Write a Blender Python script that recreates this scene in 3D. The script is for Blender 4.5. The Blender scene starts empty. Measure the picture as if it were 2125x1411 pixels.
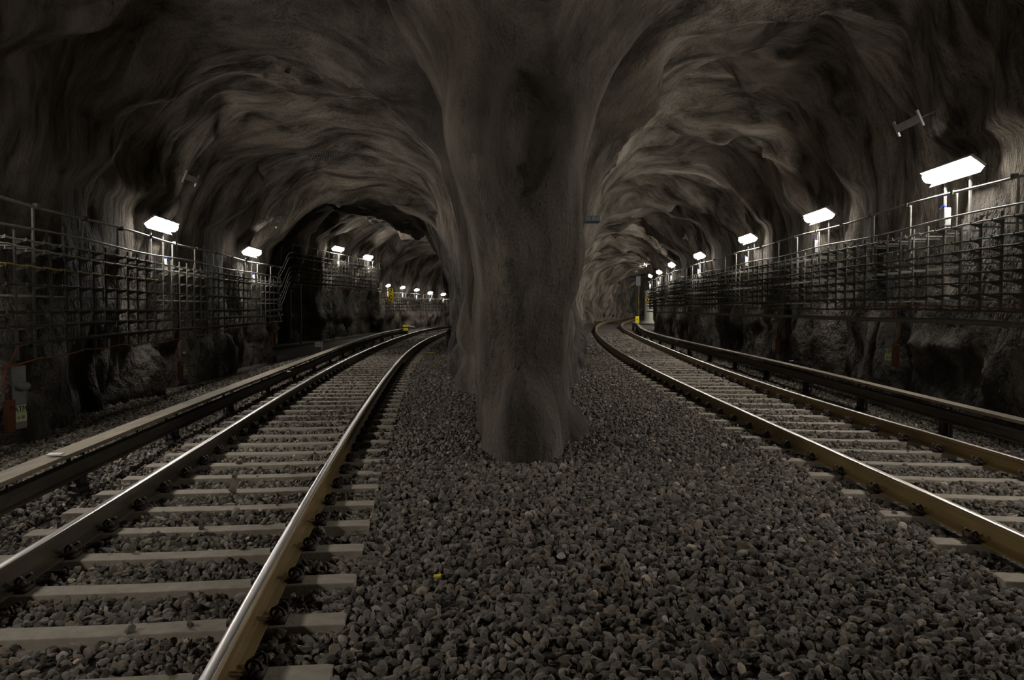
import bpy, math, random
import numpy as np
from mathutils import Vector
random.seed(7); rng = np.random.default_rng(7)
C = bpy.context.scene.collection
sc = bpy.context.scene
PI = math.pi
# ------------------------------------------------------------------ camera
F, CX, HY, CH = 1650.0, 1062.5, 640.0, 1.62       # focal length and horizon row in pixels of the 2125x1411 frame, eye height
cam_d = bpy.data.cameras.new('camera'); cam = bpy.data.objects.new('camera', cam_d); C.objects.link(cam)
cam_d.sensor_fit = 'HORIZONTAL'; cam_d.sensor_width = 36; cam_d.lens = F / 2125 * 36
PITCH = math.atan((705.5 - HY) / F)
cam.location = (0, 0, CH); cam.rotation_euler = (PI / 2 - PITCH, 0, 0)
cam_d.clip_start = .05; cam_d.clip_end = 300
sc.camera = cam
sc.view_settings.view_transform = 'Standard'; sc.view_settings.look = 'None'
sc.view_settings.gamma = 1; sc.view_settings.use_curve_mapping = False
sc.view_settings.exposure = 0.45
# ------------------------------------------------------------------ lie of the ground and of the tunnels (plan curves X(Y))
def g(Y): return .010 * 4 * np.logaddexp(0, (np.asarray(Y, float) - 22) / 4)
def curve(pts):                      # smooth interpolation of (X, Y) points
    p = np.array(pts, float); Y = p[:, 1]; X = p[:, 0]
    yy = np.linspace(Y[0], Y[-1], 1200); xx = np.interp(yy, Y, X)
    k = np.hanning(31); k /= k.sum()
    pad = np.concatenate([xx[0] - (xx[15:0:-1] - xx[0]), xx, xx[-1] + (xx[-1] - xx[-2:-17:-1])])
    xs = np.convolve(pad, k, 'valid')
    return lambda q: np.interp(q, yy, xs)
def railcurve(co, y0, y1, back=-4., fwd=12., sl0=None, curv=0.0):
    c = np.array(co)
    yy = np.linspace(y0, y1, 400); xx = np.polyval(c, yy / 40.)
    s0 = (xx[12] - xx[0]) / (yy[12] - yy[0]) if sl0 is None else sl0
    s1 = (xx[-1] - xx[-9]) / (yy[-1] - yy[-9])
    yb = np.linspace(back, y0, 30)[:-1]; xb = xx[0] + s0 * (yb - y0)
    yf = np.linspace(y1, y1 + fwd, 30)[1:]; xf = xx[-1] + s1 * (yf - y1) + curv * (yf - y1) ** 2
    Y = np.concatenate([yb, yy, yf]); X = np.concatenate([xb, xx, xf])
    f = lambda q: np.interp(q, Y, X)
    f.y0 = back; f.y1 = y1 + fwd
    return f
RLL = railcurve([7.077156983560501, -22.692039625441748, 27.739887673486628, -12.6994521796303, -2.068607227555899, -2.5302605578967667], 4.6, 52.9, fwd=10, sl0=-.10, curv=.006)
RLR = railcurve([-5.819184512166263, 16.68422845855247, -15.34840116344723, 7.7953534062931915, -6.177504691776614, -0.7600776451784883], 3.3, 44.8, fwd=16, sl0=-.13, curv=.006)
RRL = railcurve([0.5256275125609333, -2.056601082101442, 3.744065265623452, -1.3130645279029591, 0.14075723852754446, 3.2654000869756294], 5.1, 79., fwd=4, sl0=0.0)
RRR = railcurve([-3.225502874379282, 17.384181336024966, -33.26676367689708, 29.807872573741378, -10.71334851134599, 6.12494107789049], 9.5, 73., fwd=6, sl0=-.02)
GL = curve([(-4.75, -5), (-5.2, 2), (-5.92, 9.4), (-6.62, 15.1), (-7.25, 22.2), (-7.36, 25), (-7.4, 27)])
GN = curve([(-9.4, 32), (-9.2, 34), (-8.6, 39.4), (-8.05, 44.7), (-7.8, 47.5)])
GF = curve([(-7.7, 47.5), (-7.6, 49), (-7.2, 52.5), (-6.6, 55), (-5.9, 57.5), (-5.2, 60), (-4.2, 63)])
GR = curve([(6.1, -5), (6.2, 2), (6.35, 11.6), (6.58, 17.2), (6.75, 22.8), (7.02, 30), (7.35, 36), (7.95, 43.4), (8.45, 48.5), (8.9, 52)])
OUT_L = curve([(-5.5, -9), (-5.7, 2), (-6.4, 9.4), (-7.08, 15), (-7.7, 22), (-7.85, 25.2), (-10.9, 26.6), (-10.6, 33), (-9.5, 40), (-8.8, 45), (-8.3, 47.5), (-8.0, 52.5), (-6.8, 57.5), (-5.2, 63), (-2.5, 70), (3, 80), (9, 90)])
IN_L = curve([(3.6, -9), (2.2, 0), (1.0, 6), (.22, 7.95), (-.12, 8.35), (-.26, 9.2), (-.4, 10.6), (-.55, 12.7), (-1.12, 19), (-1.65, 26), (-2.1, 33), (-2.2, 40), (-1.9, 46), (-.6, 54), (2, 63), (6, 73), (13, 90)])
IN_R = curve([(-3., -9), (-1.9, 0), (-.6, 6), (.05, 7.95), (.4, 8.35), (.54, 9.2), (.64, 10.4), (.83, 12.7), (1.2, 17.8), (1.8, 26.7), (2.35, 36), (3.05, 45), (3.8, 53), (4.8, 60), (6.2, 66), (7.4, 70), (9.1, 75), (11., 80), (15.5, 90)])
OUT_R = curve([(6.75, -9), (6.75, 2), (6.95, 11.6), (7.12, 17.2), (7.28, 22.8), (7.52, 30), (7.85, 36), (8.5, 43.4), (9.1, 50), (11.6, 53), (13.6, 58), (17.5, 66), (22, 76), (29, 90)])
CROWN_L = curve([(6.8, -9), (6.8, 5), (6.1, 14), (5.7, 26), (6.2, 30), (6.0, 42), (5.5, 50), (5.2, 90)])
CROWN_R = curve([(6.9, -9), (6.8, 6), (6.1, 16), (5.6, 30), (5.3, 45), (5.3, 90)])
# ------------------------------------------------------------------ noise on the lattice
P_ = rng.permutation(256); PT = np.concatenate([P_, P_, P_]); RV = rng.uniform(-1, 1, 256)
def vnoise(x, y, z):
    xi = np.floor(x).astype(int); yi = np.floor(y).astype(int); zi = np.floor(z).astype(int)
    xf = x - xi; yf = y - yi; zf = z - zi
    u = xf * xf * xf * (xf * (xf * 6 - 15) + 10); v = yf * yf * yf * (yf * (yf * 6 - 15) + 10); w = zf * zf * zf * (zf * (zf * 6 - 15) + 10)
    xi &= 255; yi &= 255; zi &= 255
    def h(a, b, c): return RV[PT[PT[PT[(xi + a) & 255] + ((yi + b) & 255)] + ((zi + c) & 255)]]
    def L(a, b, t): return a + (b - a) * t
    return L(L(L(h(0, 0, 0), h(1, 0, 0), u), L(h(0, 1, 0), h(1, 1, 0), u), v),
             L(L(h(0, 0, 1), h(1, 0, 1), u), L(h(0, 1, 1), h(1, 1, 1), u), v), w)
def tunnel(X, Y, Z, inn, out, crown, p=2.9):
    a = inn(Y); b = out(Y); lo = np.minimum(a, b); hi = np.maximum(a, b)
    c = (lo + hi) / 2; hw = (hi - lo) / 2
    gz = g(Y); v = np.maximum(Z - gz, 0) / crown(Y)
    return ((np.abs((X - c) / hw) ** p + v ** p) ** (1 / p) - 1) * 2.9
def rock(X, Y, Z, detail=True):      # < 0 in the air, > 0 in the rock
    fl = tunnel(X, Y, Z, IN_L, OUT_L, CROWN_L); fr = tunnel(X, Y, Z, IN_R, OUT_R, CROWN_R)
    k = .7; h = np.clip(.5 + .5 * (fr - fl) / k, 0, 1)
    f = fr + (fl - fr) * h - k * h * (1 - h)
    f = f + .22 * np.exp(-((X - 1.0) / .38) ** 2 - ((Y - 9.9) / 1.1) ** 2 - (Z / .55) ** 2)
    near = (Y > 7) & (Y < 13) & (np.abs(X) < 3)
    if near.any():                     # the leaning ridge, the hollow beside it and the bulge of the pillar
        x, y, z = X[near], Y[near], Z[near]; ad = np.zeros(len(x))
        for (cx, cy, cz, sx, sy, sz, am) in ((-.55, 8.7, 3.6, .25, .6, .45, .34), (-.38, 8.5, 3.0, .22, .6, .4, .34), (-.2, 8.4, 2.5, .2, .6, .35, .28), (.0, 8.3, 2.1, .2, .6, .35, .18),
                                             (.12, 8.3, 3.4, .3, .8, .8, -.34), (.85, 10.2, 2.0, .35, 1.2, .55, .22), (.8, 10., 1.0, .4, 1., .35, -.12), (.1, 8.2, .25, .5, .5, .5, .2), (-.5, 9.6, 1.3, .3, .8, .9, .14), (.35, 8.4, 1.5, .12, .5, .9, -.14)):
            ad += am * np.exp(-((x - cx) / sx) ** 2 - ((y - cy) / sy) ** 2 - ((z - cz) / sz) ** 2)
        f[near] = f[near] + ad
    if detail:
        m = np.abs(f) < 1.3
        x, y, z = X[m], Y[m], Z[m]
        pil = np.exp(-((x - .2) / 1.6) ** 2) * np.clip((6. - z) / 2.5, 0, 1) * np.clip((18 - y) / 6, 0, 1)        # the pillar nose is smoother
        low = np.clip((2.2 - z) / 1.2, 0, 1) * (1 - pil)
        wx = x + .8 * vnoise(x * .5, y * .5, z * .5 + 9)
        wy = y + .7 * vnoise(x * .35 + 5, y * .5, z * .35)
        n = .30 * vnoise(wx * .22 + 3, wy * .62, z * .26)
        n += .20 * vnoise(wx * .42 + 13, wy * 1.25 + 4, z * .45)
        rid = 1 - np.abs(vnoise(wx * .5 + 31, wy * 1.5 + 7, z * .5 + 3)) * 2
        n += .11 * rid * (1 - .6 * pil)
        n += .07 * vnoise(x * 1.3, wy * 2.6, z * 1.3 + 17)
        bl = np.abs(vnoise(x * .9 + 50, y * 1.0, z * .75)) + .6 * np.abs(vnoise(x * 2.1, y * 2.2 + 7, z * 1.6 + 2))
        ph = (y + 1.5 * vnoise(x * .28 + 7, y * .22 + 1, z * .3) + .5 * vnoise(x * .9, y * .5 + 3, z * .9)) / 3.3
        saw = ph - np.floor(ph); saw = np.where(saw < .72, saw / .72, (1 - saw) / .28)
        n = n * .85 + .5 * (saw - .5) * np.clip((z - 1.8) / 1.5, 0, 1) * (1 - .8 * pil)
        n = n * (1 - .5 * pil) + pil * (.06 * vnoise(x * 2.6, y * 2.6, z * 1.1) + .035 * vnoise(x * 5, y * 5, z * 2.6 + 8)) + low * (.42 * bl - .12)
        f[m] = f[m] + n * .95
    # the rock was cut back behind the cable racks and lamps
    for cv, sg, y0, y1, za, zb in ((GR, 1, -5, 51, 1.15, 3.85), (GL, -1, -5, 25, 1.0, 3.5), (GN, -1, 33, 47.5, 2.6, 4.9), (GF, -1, 47.5, 62, 1.2, 3.1)):
        k = (Y > y0) & (Y < y1) & (np.abs(X - cv(Y)) < 1.6)
        if k.any():
            cut = sg * (X[k] - cv(Y[k])) - .27 + 1.6 * np.maximum(0, Z[k] - zb) + 1.6 * np.maximum(0, za - Z[k]) + .5 * np.maximum(0, Y[k] - y1 + .5)
            f[k] = np.minimum(f[k], cut)
    return f
def march(px, py, tmin=3., tmax=90.):     # where the view ray of a pixel meets the rock
    t = np.arange(tmin, tmax, .05); d = ray(px, py)
    X = d[0] * t; Y = d[1] * t; Z = CH + d[2] * t
    f = rock(X, Y, Z); i = np.argmax(f > 0)
    return Vector((X[i], Y[i], Z[i])), Vector(d)
def ray(px, py):
    x = (px - CX); y = -(py - 705.5); cp, sp = math.cos(PITCH), math.sin(PITCH)
    v = np.array([x, F * cp + y * sp, y * cp - F * sp]); return v / v[1]
def on(px, cv, y0, y1):              # point of a plan curve seen in the pixel column px
    yy = np.linspace(y0, y1, 3000); d = cv(yy) / yy - (px - CX) / F
    i = np.argmin(np.abs(d)); return float(cv(yy[i])), float(yy[i])
def zat(py, Y): return CH - (py - HY) / F * Y
def ground_pt(px, py, z=0.):
    lo, hi = .5, 150.
    for _ in range(50):
        m = (lo + hi) / 2
        if (CH - z - float(g(m))) - (py - HY) / F * m > 0: lo = m
        else: hi = m
    return (px - CX) * lo / F, lo, z + float(g(lo))
# ------------------------------------------------------------------ materials
def mat(name, col, rough=.7, metal=0., noise=None, bump=None, attr=None, emit=None, coord='Object', spec=.3, stops=None):
    m = bpy.data.materials.new(name); m.use_nodes = True; N = m.node_tree.nodes; L = m.node_tree.links
    b = N['Principled BSDF']; b.inputs['Roughness'].default_value = rough; b.inputs['Metallic'].default_value = metal
    b.inputs['Specular IOR Level'].default_value = spec
    b.inputs['Base Color'].default_value = (*col, 1)
    tc = N.new('ShaderNodeTexCoord')
    if noise:
        sc_, col2, stretch = noise
        mp = N.new('ShaderNodeMapping'); mp.inputs['Scale'].default_value = stretch
        L.new(tc.outputs[coord], mp.inputs['Vector'])
        n = N.new('ShaderNodeTexNoise'); n.inputs['Scale'].default_value = sc_; n.inputs['Detail'].default_value = 6; n.inputs['Roughness'].default_value = .65
        L.new(mp.outputs[0], n.inputs['Vector'])
        r = N.new('ShaderNodeValToRGB'); s = stops or (.35, .65)
        r.color_ramp.elements[0].position = s[0]; r.color_ramp.elements[1].position = s[1]
        r.color_ramp.elements[0].color = (*col, 1); r.color_ramp.elements[1].color = (*col2, 1)
        L.new(n.outputs['Fac'], r.inputs[0]); last = r.outputs[0]
        if attr:
            a = N.new('ShaderNodeAttribute'); a.attribute_name = attr
            mx = N.new('ShaderNodeMix'); mx.data_type = 'RGBA'; mx.blend_type = 'MULTIPLY'; mx.inputs[0].default_value = 1
            L.new(last, mx.inputs[6]); L.new(a.outputs['Color'], mx.inputs[7]); last = mx.outputs[2]
        L.new(last, b.inputs['Base Color'])
    elif attr:
        a = N.new('ShaderNodeAttribute'); a.attribute_name = attr; L.new(a.outputs['Color'], b.inputs['Base Color'])
    if bump:
        prev = None
        for (bs, st, dist, stretch) in bump:
            mp = N.new('ShaderNodeMapping'); mp.inputs['Scale'].default_value = stretch
            L.new(tc.outputs[coord], mp.inputs['Vector'])
            n = N.new('ShaderNodeTexNoise'); n.inputs['Scale'].default_value = bs; n.inputs['Detail'].default_value = 5; n.inputs['Roughness'].default_value = .6
            L.new(mp.outputs[0], n.inputs['Vector'])
            bn = N.new('ShaderNodeBump'); bn.inputs['Strength'].default_value = st; bn.inputs['Distance'].default_value = dist
            L.new(n.outputs['Fac'], bn.inputs['Height'])
            if prev: L.new(prev, bn.inputs['Normal'])
            prev = bn.outputs[0]
        L.new(prev, b.inputs['Normal'])
    if emit:
        b.inputs['Emission Color'].default_value = (*emit[0], 1); b.inputs['Emission Strength'].default_value = emit[1]
    return m
M = {}
def rockmat(name, zlo, zhi, top=((.085, .072, .058), (.44, .39, .325)), st=1.):
    m = bpy.data.materials.new(name); m.use_nodes = True; T = m.node_tree; N = T.nodes; L = T.links; N.clear()
    tc = N.new('ShaderNodeTexCoord')
    def side(c1, c2, st, sc_, stretch, bumps, rough, spec):
        b = N.new('ShaderNodeBsdfPrincipled'); b.inputs['Roughness'].default_value = rough; b.inputs['Specular IOR Level'].default_value = spec
        def nz(scale, stv, det=6, dist=0.):
            mp = N.new('ShaderNodeMapping'); mp.inputs['Scale'].default_value = stv; L.new(tc.outputs['Object'], mp.inputs['Vector'])
            n = N.new('ShaderNodeTexNoise'); n.inputs['Scale'].default_value = scale; n.inputs['Detail'].default_value = det; n.inputs['Roughness'].default_value = .62; n.inputs['Distortion'].default_value = dist
            L.new(mp.outputs[0], n.inputs['Vector']); return n
        r = N.new('ShaderNodeValToRGB'); r.color_ramp.elements[0].position = st[0]; r.color_ramp.elements[1].position = st[1]
        r.color_ramp.elements[0].color = (*c1, 1); r.color_ramp.elements[1].color = (*c2, 1)
        L.new(nz(sc_, stretch, 7, .6).outputs['Fac'], r.inputs[0])
        r2 = N.new('ShaderNodeValToRGB'); r2.color_ramp.elements[0].position = .35; r2.color_ramp.elements[1].position = .6
        r2.color_ramp.elements[0].color = (.55, .53, .5, 1); r2.color_ramp.elements[1].color = (1, 1, 1, 1); L.new(nz(.45, (1, 1, 1), 3).outputs['Fac'], r2.inputs[0])
        mx = N.new('ShaderNodeMix'); mx.data_type = 'RGBA'; mx.blend_type = 'MULTIPLY'; mx.inputs[0].default_value = 1
        L.new(r.outputs[0], mx.inputs[6]); L.new(r2.outputs[0], mx.inputs[7]); L.new(mx.outputs[2], b.inputs['Base Color'])
        prev = None
        for (bs, stg, dist, stv) in bumps:
            bn = N.new('ShaderNodeBump'); bn.inputs['Strength'].default_value = stg; bn.inputs['Distance'].default_value = dist
            L.new(nz(bs, stv, 5).outputs['Fac'], bn.inputs['Height'])
            if prev: L.new(prev, bn.inputs['Normal'])
            prev = bn.outputs[0]
        L.new(prev, b.inputs['Normal']); return b
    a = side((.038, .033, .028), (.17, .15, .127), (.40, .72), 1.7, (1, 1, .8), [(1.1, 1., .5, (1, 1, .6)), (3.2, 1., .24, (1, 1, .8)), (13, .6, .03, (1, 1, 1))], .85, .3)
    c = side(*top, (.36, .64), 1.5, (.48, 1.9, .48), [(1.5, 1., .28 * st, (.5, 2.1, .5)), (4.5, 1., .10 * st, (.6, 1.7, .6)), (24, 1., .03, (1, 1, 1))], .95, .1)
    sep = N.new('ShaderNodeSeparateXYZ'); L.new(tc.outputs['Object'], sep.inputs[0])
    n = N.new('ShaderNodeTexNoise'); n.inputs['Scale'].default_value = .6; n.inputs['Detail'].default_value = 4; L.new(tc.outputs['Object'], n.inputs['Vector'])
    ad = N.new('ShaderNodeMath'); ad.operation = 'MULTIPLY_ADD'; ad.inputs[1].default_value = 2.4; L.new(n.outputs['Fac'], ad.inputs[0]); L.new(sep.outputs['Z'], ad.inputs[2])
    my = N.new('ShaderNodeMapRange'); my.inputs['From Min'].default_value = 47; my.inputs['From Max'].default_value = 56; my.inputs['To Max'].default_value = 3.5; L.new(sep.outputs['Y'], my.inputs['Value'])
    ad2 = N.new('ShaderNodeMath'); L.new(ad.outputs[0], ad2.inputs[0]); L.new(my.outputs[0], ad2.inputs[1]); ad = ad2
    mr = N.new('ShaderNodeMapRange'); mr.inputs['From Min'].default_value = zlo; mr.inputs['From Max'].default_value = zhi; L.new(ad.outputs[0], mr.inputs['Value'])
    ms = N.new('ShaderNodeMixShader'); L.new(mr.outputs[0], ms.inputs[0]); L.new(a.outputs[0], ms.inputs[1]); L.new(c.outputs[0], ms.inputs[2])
    # the middle pillar's shade is painted in: browner, darker rock blended around it
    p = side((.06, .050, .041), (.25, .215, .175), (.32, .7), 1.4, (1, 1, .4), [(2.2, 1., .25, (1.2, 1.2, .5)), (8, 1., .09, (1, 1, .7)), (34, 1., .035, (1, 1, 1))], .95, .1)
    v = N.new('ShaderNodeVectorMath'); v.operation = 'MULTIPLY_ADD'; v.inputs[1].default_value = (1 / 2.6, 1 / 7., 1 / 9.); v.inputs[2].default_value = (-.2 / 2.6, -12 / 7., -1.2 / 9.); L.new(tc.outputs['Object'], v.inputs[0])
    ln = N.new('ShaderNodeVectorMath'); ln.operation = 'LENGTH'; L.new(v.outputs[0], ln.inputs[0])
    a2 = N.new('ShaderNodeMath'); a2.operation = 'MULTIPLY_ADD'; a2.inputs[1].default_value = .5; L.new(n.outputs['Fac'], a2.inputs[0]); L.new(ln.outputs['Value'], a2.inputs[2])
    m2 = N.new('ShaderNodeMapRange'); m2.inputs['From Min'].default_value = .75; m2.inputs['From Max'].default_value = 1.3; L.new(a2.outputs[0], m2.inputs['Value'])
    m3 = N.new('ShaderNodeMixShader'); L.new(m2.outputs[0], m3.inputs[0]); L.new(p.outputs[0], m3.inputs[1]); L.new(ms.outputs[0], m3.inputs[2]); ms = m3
    o = N.new('ShaderNodeOutputMaterial'); L.new(ms.outputs[0], o.inputs['Surface']); return m
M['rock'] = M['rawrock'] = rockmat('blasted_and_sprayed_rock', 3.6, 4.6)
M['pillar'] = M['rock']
M['ground'] = mat('crushed_stone_ground', (.05, .045, .04), .95, noise=(26, (.2, .18, .155), (1, 1, 1)), stops=(.42, .62), spec=.1,
                  bump=[(24, 1., .06, (1, 1, 1)), (60, 1., .02, (1, 1, 1))])
M['stone'] = mat('ballast_stone', (.7, .7, .7), .85, noise=(30, (1, 1, 1), (1, 1, 1)), attr='tint', spec=.25, bump=[(90, .5, .008, (1, 1, 1))])
M['concrete'] = mat('sleeper_concrete', (.21, .182, .145), .85, noise=(9, (.32, .28, .225), (1, 1, 1)), stops=(.3, .7), bump=[(60, .5, .008, (1, 1, 1))])
M['rust'] = mat('rail_rust', (.17, .11, .042), .5, noise=(10, (.27, .19, .08), (1, .12, 1)), stops=(.3, .7), metal=.35, spec=.5, bump=[(40, .3, .004, (1, .3, 1))])
M['darkrail'] = mat('rail_dark', (.055, .044, .032), .5, noise=(10, (.11, .09, .065), (1, .1, 1)), metal=.3, spec=.5)
M['polish'] = mat('polished_steel', (.66, .63, .59), .3, metal=1., noise=(30, (.5, .48, .45), (4, .05, 1)))
M['clip'] = mat('spring_steel', (.022, .018, .016), .6, metal=.3, noise=(30, (.06, .045, .035), (1, 1, 1)))
M['board'] = mat('weathered_board', (.16, .135, .1), .8, noise=(5, (.28, .235, .175), (3, .3, 3)), bump=[(30, .5, .01, (3, .3, 3))])
M['crail'] = mat('conductor_rail_steel', (.03, .025, .02), .6, noise=(6, (.07, .055, .042), (1, .3, 1)))
M['insul'] = mat('dark_insulator', (.012, .011, .01), .6, noise=(9, (.03, .027, .024), (1, 1, 1)))
M['galv'] = mat('galvanised_steel', (.28, .28, .26), .45, metal=.5, noise=(14, (.42, .41, .38), (1, 1, 1)), spec=.5)
M['rack'] = mat('dull_rack_steel', (.10, .097, .085), .6, metal=.2, noise=(12, (.17, .165, .145), (1, 1, 1)))
M['cable'] = mat('black_cable', (.035, .034, .03), .55, noise=(5, (.07, .068, .06), (1, 1, 1)))
M['gcable'] = mat('grey_cable', (.32, .31, .28), .5, noise=(5, (.42, .41, .37), (1, 1, 1)))
M['greencable'] = mat('green_cable', (.07, .11, .05), .5, noise=(5, (.11, .16, .08), (1, 1, 1)))
M['yellowcable'] = mat('yellow_cable', (.42, .33, .04), .5, noise=(5, (.3, .24, .04), (1, 1, 1)))
M['orange'] = mat('orange_cable', (.30, .10, .045), .5, noise=(6, (.2, .065, .03), (1, 1, 1)))
M['lamp'] = mat('lamp_tube_glow', (.9, .9, .9), .5, emit=((1.0, .955, .885), 95.))
M['housing'] = mat('lamp_housing', (.5, .5, .48), .5, noise=(6, (.6, .6, .57), (1, 1, 1)))
M['white'] = mat('white_enamel', (.62, .62, .6), .5, noise=(6, (.72, .72, .69), (1, 1, 1)))
M['blue'] = mat('blue_plastic', (.03, .08, .5), .4, noise=(6, (.04, .1, .6), (1, 1, 1)))
M['yellow'] = mat('yellow_paint', (.75, .56, .02), .5, noise=(9, (.85, .68, .04), (1, 1, 1)))
M['brightyellow'] = mat('bright_yellow', (.9, .8, .03), .4, noise=(9, (.95, .85, .05), (1, 1, 1)))  # plain yellow, brighter than the sign paint
M['black'] = mat('black_paint', (.01, .01, .01), .6, noise=(9, (.015, .015, .015), (1, 1, 1)))
M['grey'] = mat('grey_paint', (.2, .2, .19), .6, noise=(5, (.26, .26, .245), (1, 1, 1)))
M['cream'] = mat('pale_grey_column_paint', (.34, .34, .28), .6, noise=(4, (.42, .42, .35), (1, 1, .3)))
M['bluegrey'] = mat('blue_grey_steel', (.18, .21, .25), .5, noise=(5, (.24, .27, .31), (1, 1, 1)))
M['labelgreen'] = mat('pale_green_label', (.45, .6, .3), .6, noise=(9, (.5, .65, .33), (1, 1, 1)))
M['labelyellow'] = mat('pale_yellow_label', (.6, .6, .35), .6, noise=(9, (.65, .65, .4), (1, 1, 1)))
M['orangebox'] = mat('orange_plastic', (.15, .055, .028), .5, noise=(9, (.10, .04, .022), (1, 1, 1)))
M['concretebox'] = mat('dark_render', (.06, .055, .047), .9, noise=(2, (.13, .12, .105), (1, 1, 1)), bump=[(12, .5, .03, (1, 1, 1))])
M['wire'] = mat('wire_mesh_steel', (.12, .12, .11), .5, metal=.4, noise=(9, (.2, .2, .18), (1, 1, 1)))
M['redorange'] = mat('red_orange_plastic', (.5, .12, .06), .6, noise=(9, (.4, .1, .05), (1, 1, 1)))
# ------------------------------------------------------------------ mesh helpers
class MB:
    def __init__(s): s.v = []; s.f = []; s.mi = []
    def add(s, vs, fs, mi=0):
        o = len(s.v); s.v += [tuple(p) for p in vs]; s.f += [tuple(i + o for i in f) for f in fs]; s.mi += [mi] * len(fs)
    def frame(s, c, ax, ay, az, hx, hy, hz, mi=0):
        c = Vector(c); V = []
        for i in (-1, 1):
            for j in (-1, 1):
                for k in (-1, 1): V.append(c + ax * (i * hx) + ay * (j * hy) + az * (k * hz))
        s.add(V, [(0, 1, 3, 2), (4, 6, 7, 5), (0, 4, 5, 1), (2, 3, 7, 6), (0, 2, 6, 4), (1, 5, 7, 3)], mi)
    def box(s, c, size, rz=0., mi=0):
        ax = Vector((math.cos(rz), math.sin(rz), 0)); ay = Vector((-math.sin(rz), math.cos(rz), 0))
        s.frame(c, ax, ay, Vector((0, 0, 1)), size[0] / 2, size[1] / 2, size[2] / 2, mi)
    def bar(s, a, b, w, t=None, side=None, mi=0):
        a = Vector(a); b = Vector(b); d = b - a; L = d.length; d.normalize()
        sd = Vector(side) if side is not None else (Vector((0, 0, 1)) if abs(d.z) < .9 else Vector((1, 0, 0)))
        x = d.cross(sd).normalized(); y = x.cross(d).normalized()
        s.frame((a + b) / 2, x, y, d, w / 2, (t or w) / 2, L / 2, mi)
    def tube(s, pts, r, n=8, mi=0, cap=True, r2=None):
        pts = [Vector(p) for p in pts]; m = len(pts); o = len(s.v); up = Vector((0, 0, 1))
        t0 = (pts[1] - pts[0]).normalized()
        x = t0.cross(up); x = Vector((1, 0, 0)) if x.length < .05 else x.normalized()
        for i, p in enumerate(pts):
            t = (pts[min(i + 1, m - 1)] - pts[max(i - 1, 0)]).normalized()
            x = (x - t * x.dot(t)).normalized(); y = t.cross(x)
            rr = r if r2 is None else r + (r2 - r) * i / (m - 1)
            for k in range(n):
                a = 2 * PI * k / n; s.v.append(tuple(p + x * (rr * math.cos(a)) + y * (rr * math.sin(a))))
        for i in range(m - 1):
            for k in range(n):
                a = o + i * n + k; b = o + i * n + (k + 1) % n; s.f.append((a, b, b + n, a + n)); s.mi.append(mi)
        if cap:
            s.f.append(tuple(o + k for k in reversed(range(n)))); s.f.append(tuple(o + (m - 1) * n + k for k in range(n))); s.mi += [mi, mi]
    def lathe(s, c, prof, n=20, mi=0):
        o = len(s.v); c = Vector(c)
        for r, z in prof:
            for k in range(n):
                a = 2 * PI * k / n; s.v.append((c.x + r * math.cos(a), c.y + r * math.sin(a), c.z + z))
        for i in range(len(prof) - 1):
            for k in range(n):
                a = o + i * n + k; b = o + i * n + (k + 1) % n; s.f.append((a, b, b + n, a + n)); s.mi.append(mi)
        s.f.append(tuple(o + k for k in reversed(range(n)))); s.f.append(tuple(o + (len(prof) - 1) * n + k for k in range(n))); s.mi += [mi, mi]
    def build(s, name, mats, parent=None, smooth=False, bevel=0., origin=None):
        if not isinstance(mats, (list, tuple)): mats = [mats]
        me = bpy.data.meshes.new(name)
        if origin is not None:
            o = Vector(origin); vs = [tuple(Vector(v) - o) for v in s.v]
        else: vs = s.v
        me.from_pydata(vs, [], s.f); me.update()
        for m in mats: me.materials.append(m)
        me.polygons.foreach_set('material_index', s.mi)
        if smooth: me.polygons.foreach_set('use_smooth', [True] * len(me.polygons))
        ob = bpy.data.objects.new(name, me); C.objects.link(ob)
        if origin is not None: ob.location = origin
        if parent: ob.parent = parent
        if bevel:
            b = ob.modifiers.new('bevel', 'BEVEL'); b.width = bevel; b.segments = 2; b.limit_method = 'ANGLE'
        return ob
def tag(o, label, cat, group=None, kind=None):
    if label: o['label'] = label
    if cat: o['category'] = cat
    if group: o['group'] = group
    if kind: o['kind'] = kind
    return o
def empty(name, loc, rz=0.):
    e = bpy.data.objects.new(name, None); e.empty_display_size = .1; C.objects.link(e); e.location = loc; e.rotation_euler = (0, 0, rz); return e
def copy_tree(o, parent=None):
    c = o.copy(); C.objects.link(c)
    if parent: c.parent = parent
    for ch in list(o.children): copy_tree(ch, c)
    return c
ORD = ['nearest', 'second', 'third', 'fourth', 'fifth', 'sixth', 'seventh', 'eighth', 'ninth', 'tenth', 'eleventh', 'twelfth', 'thirteenth', 'fourteenth', 'fifteenth', 'sixteenth', 'seventeenth', 'eighteenth', 'nineteenth', 'twentieth', 'twenty-first', 'twenty-second', 'twenty-third', 'twenty-fourth', 'twenty-fifth', 'twenty-sixth', 'twenty-seventh', 'twenty-eighth', 'twenty-ninth', 'thirtieth', 'thirty-first', 'thirty-second', 'thirty-third', 'thirty-fourth', 'thirty-fifth', 'thirty-sixth']
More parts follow.
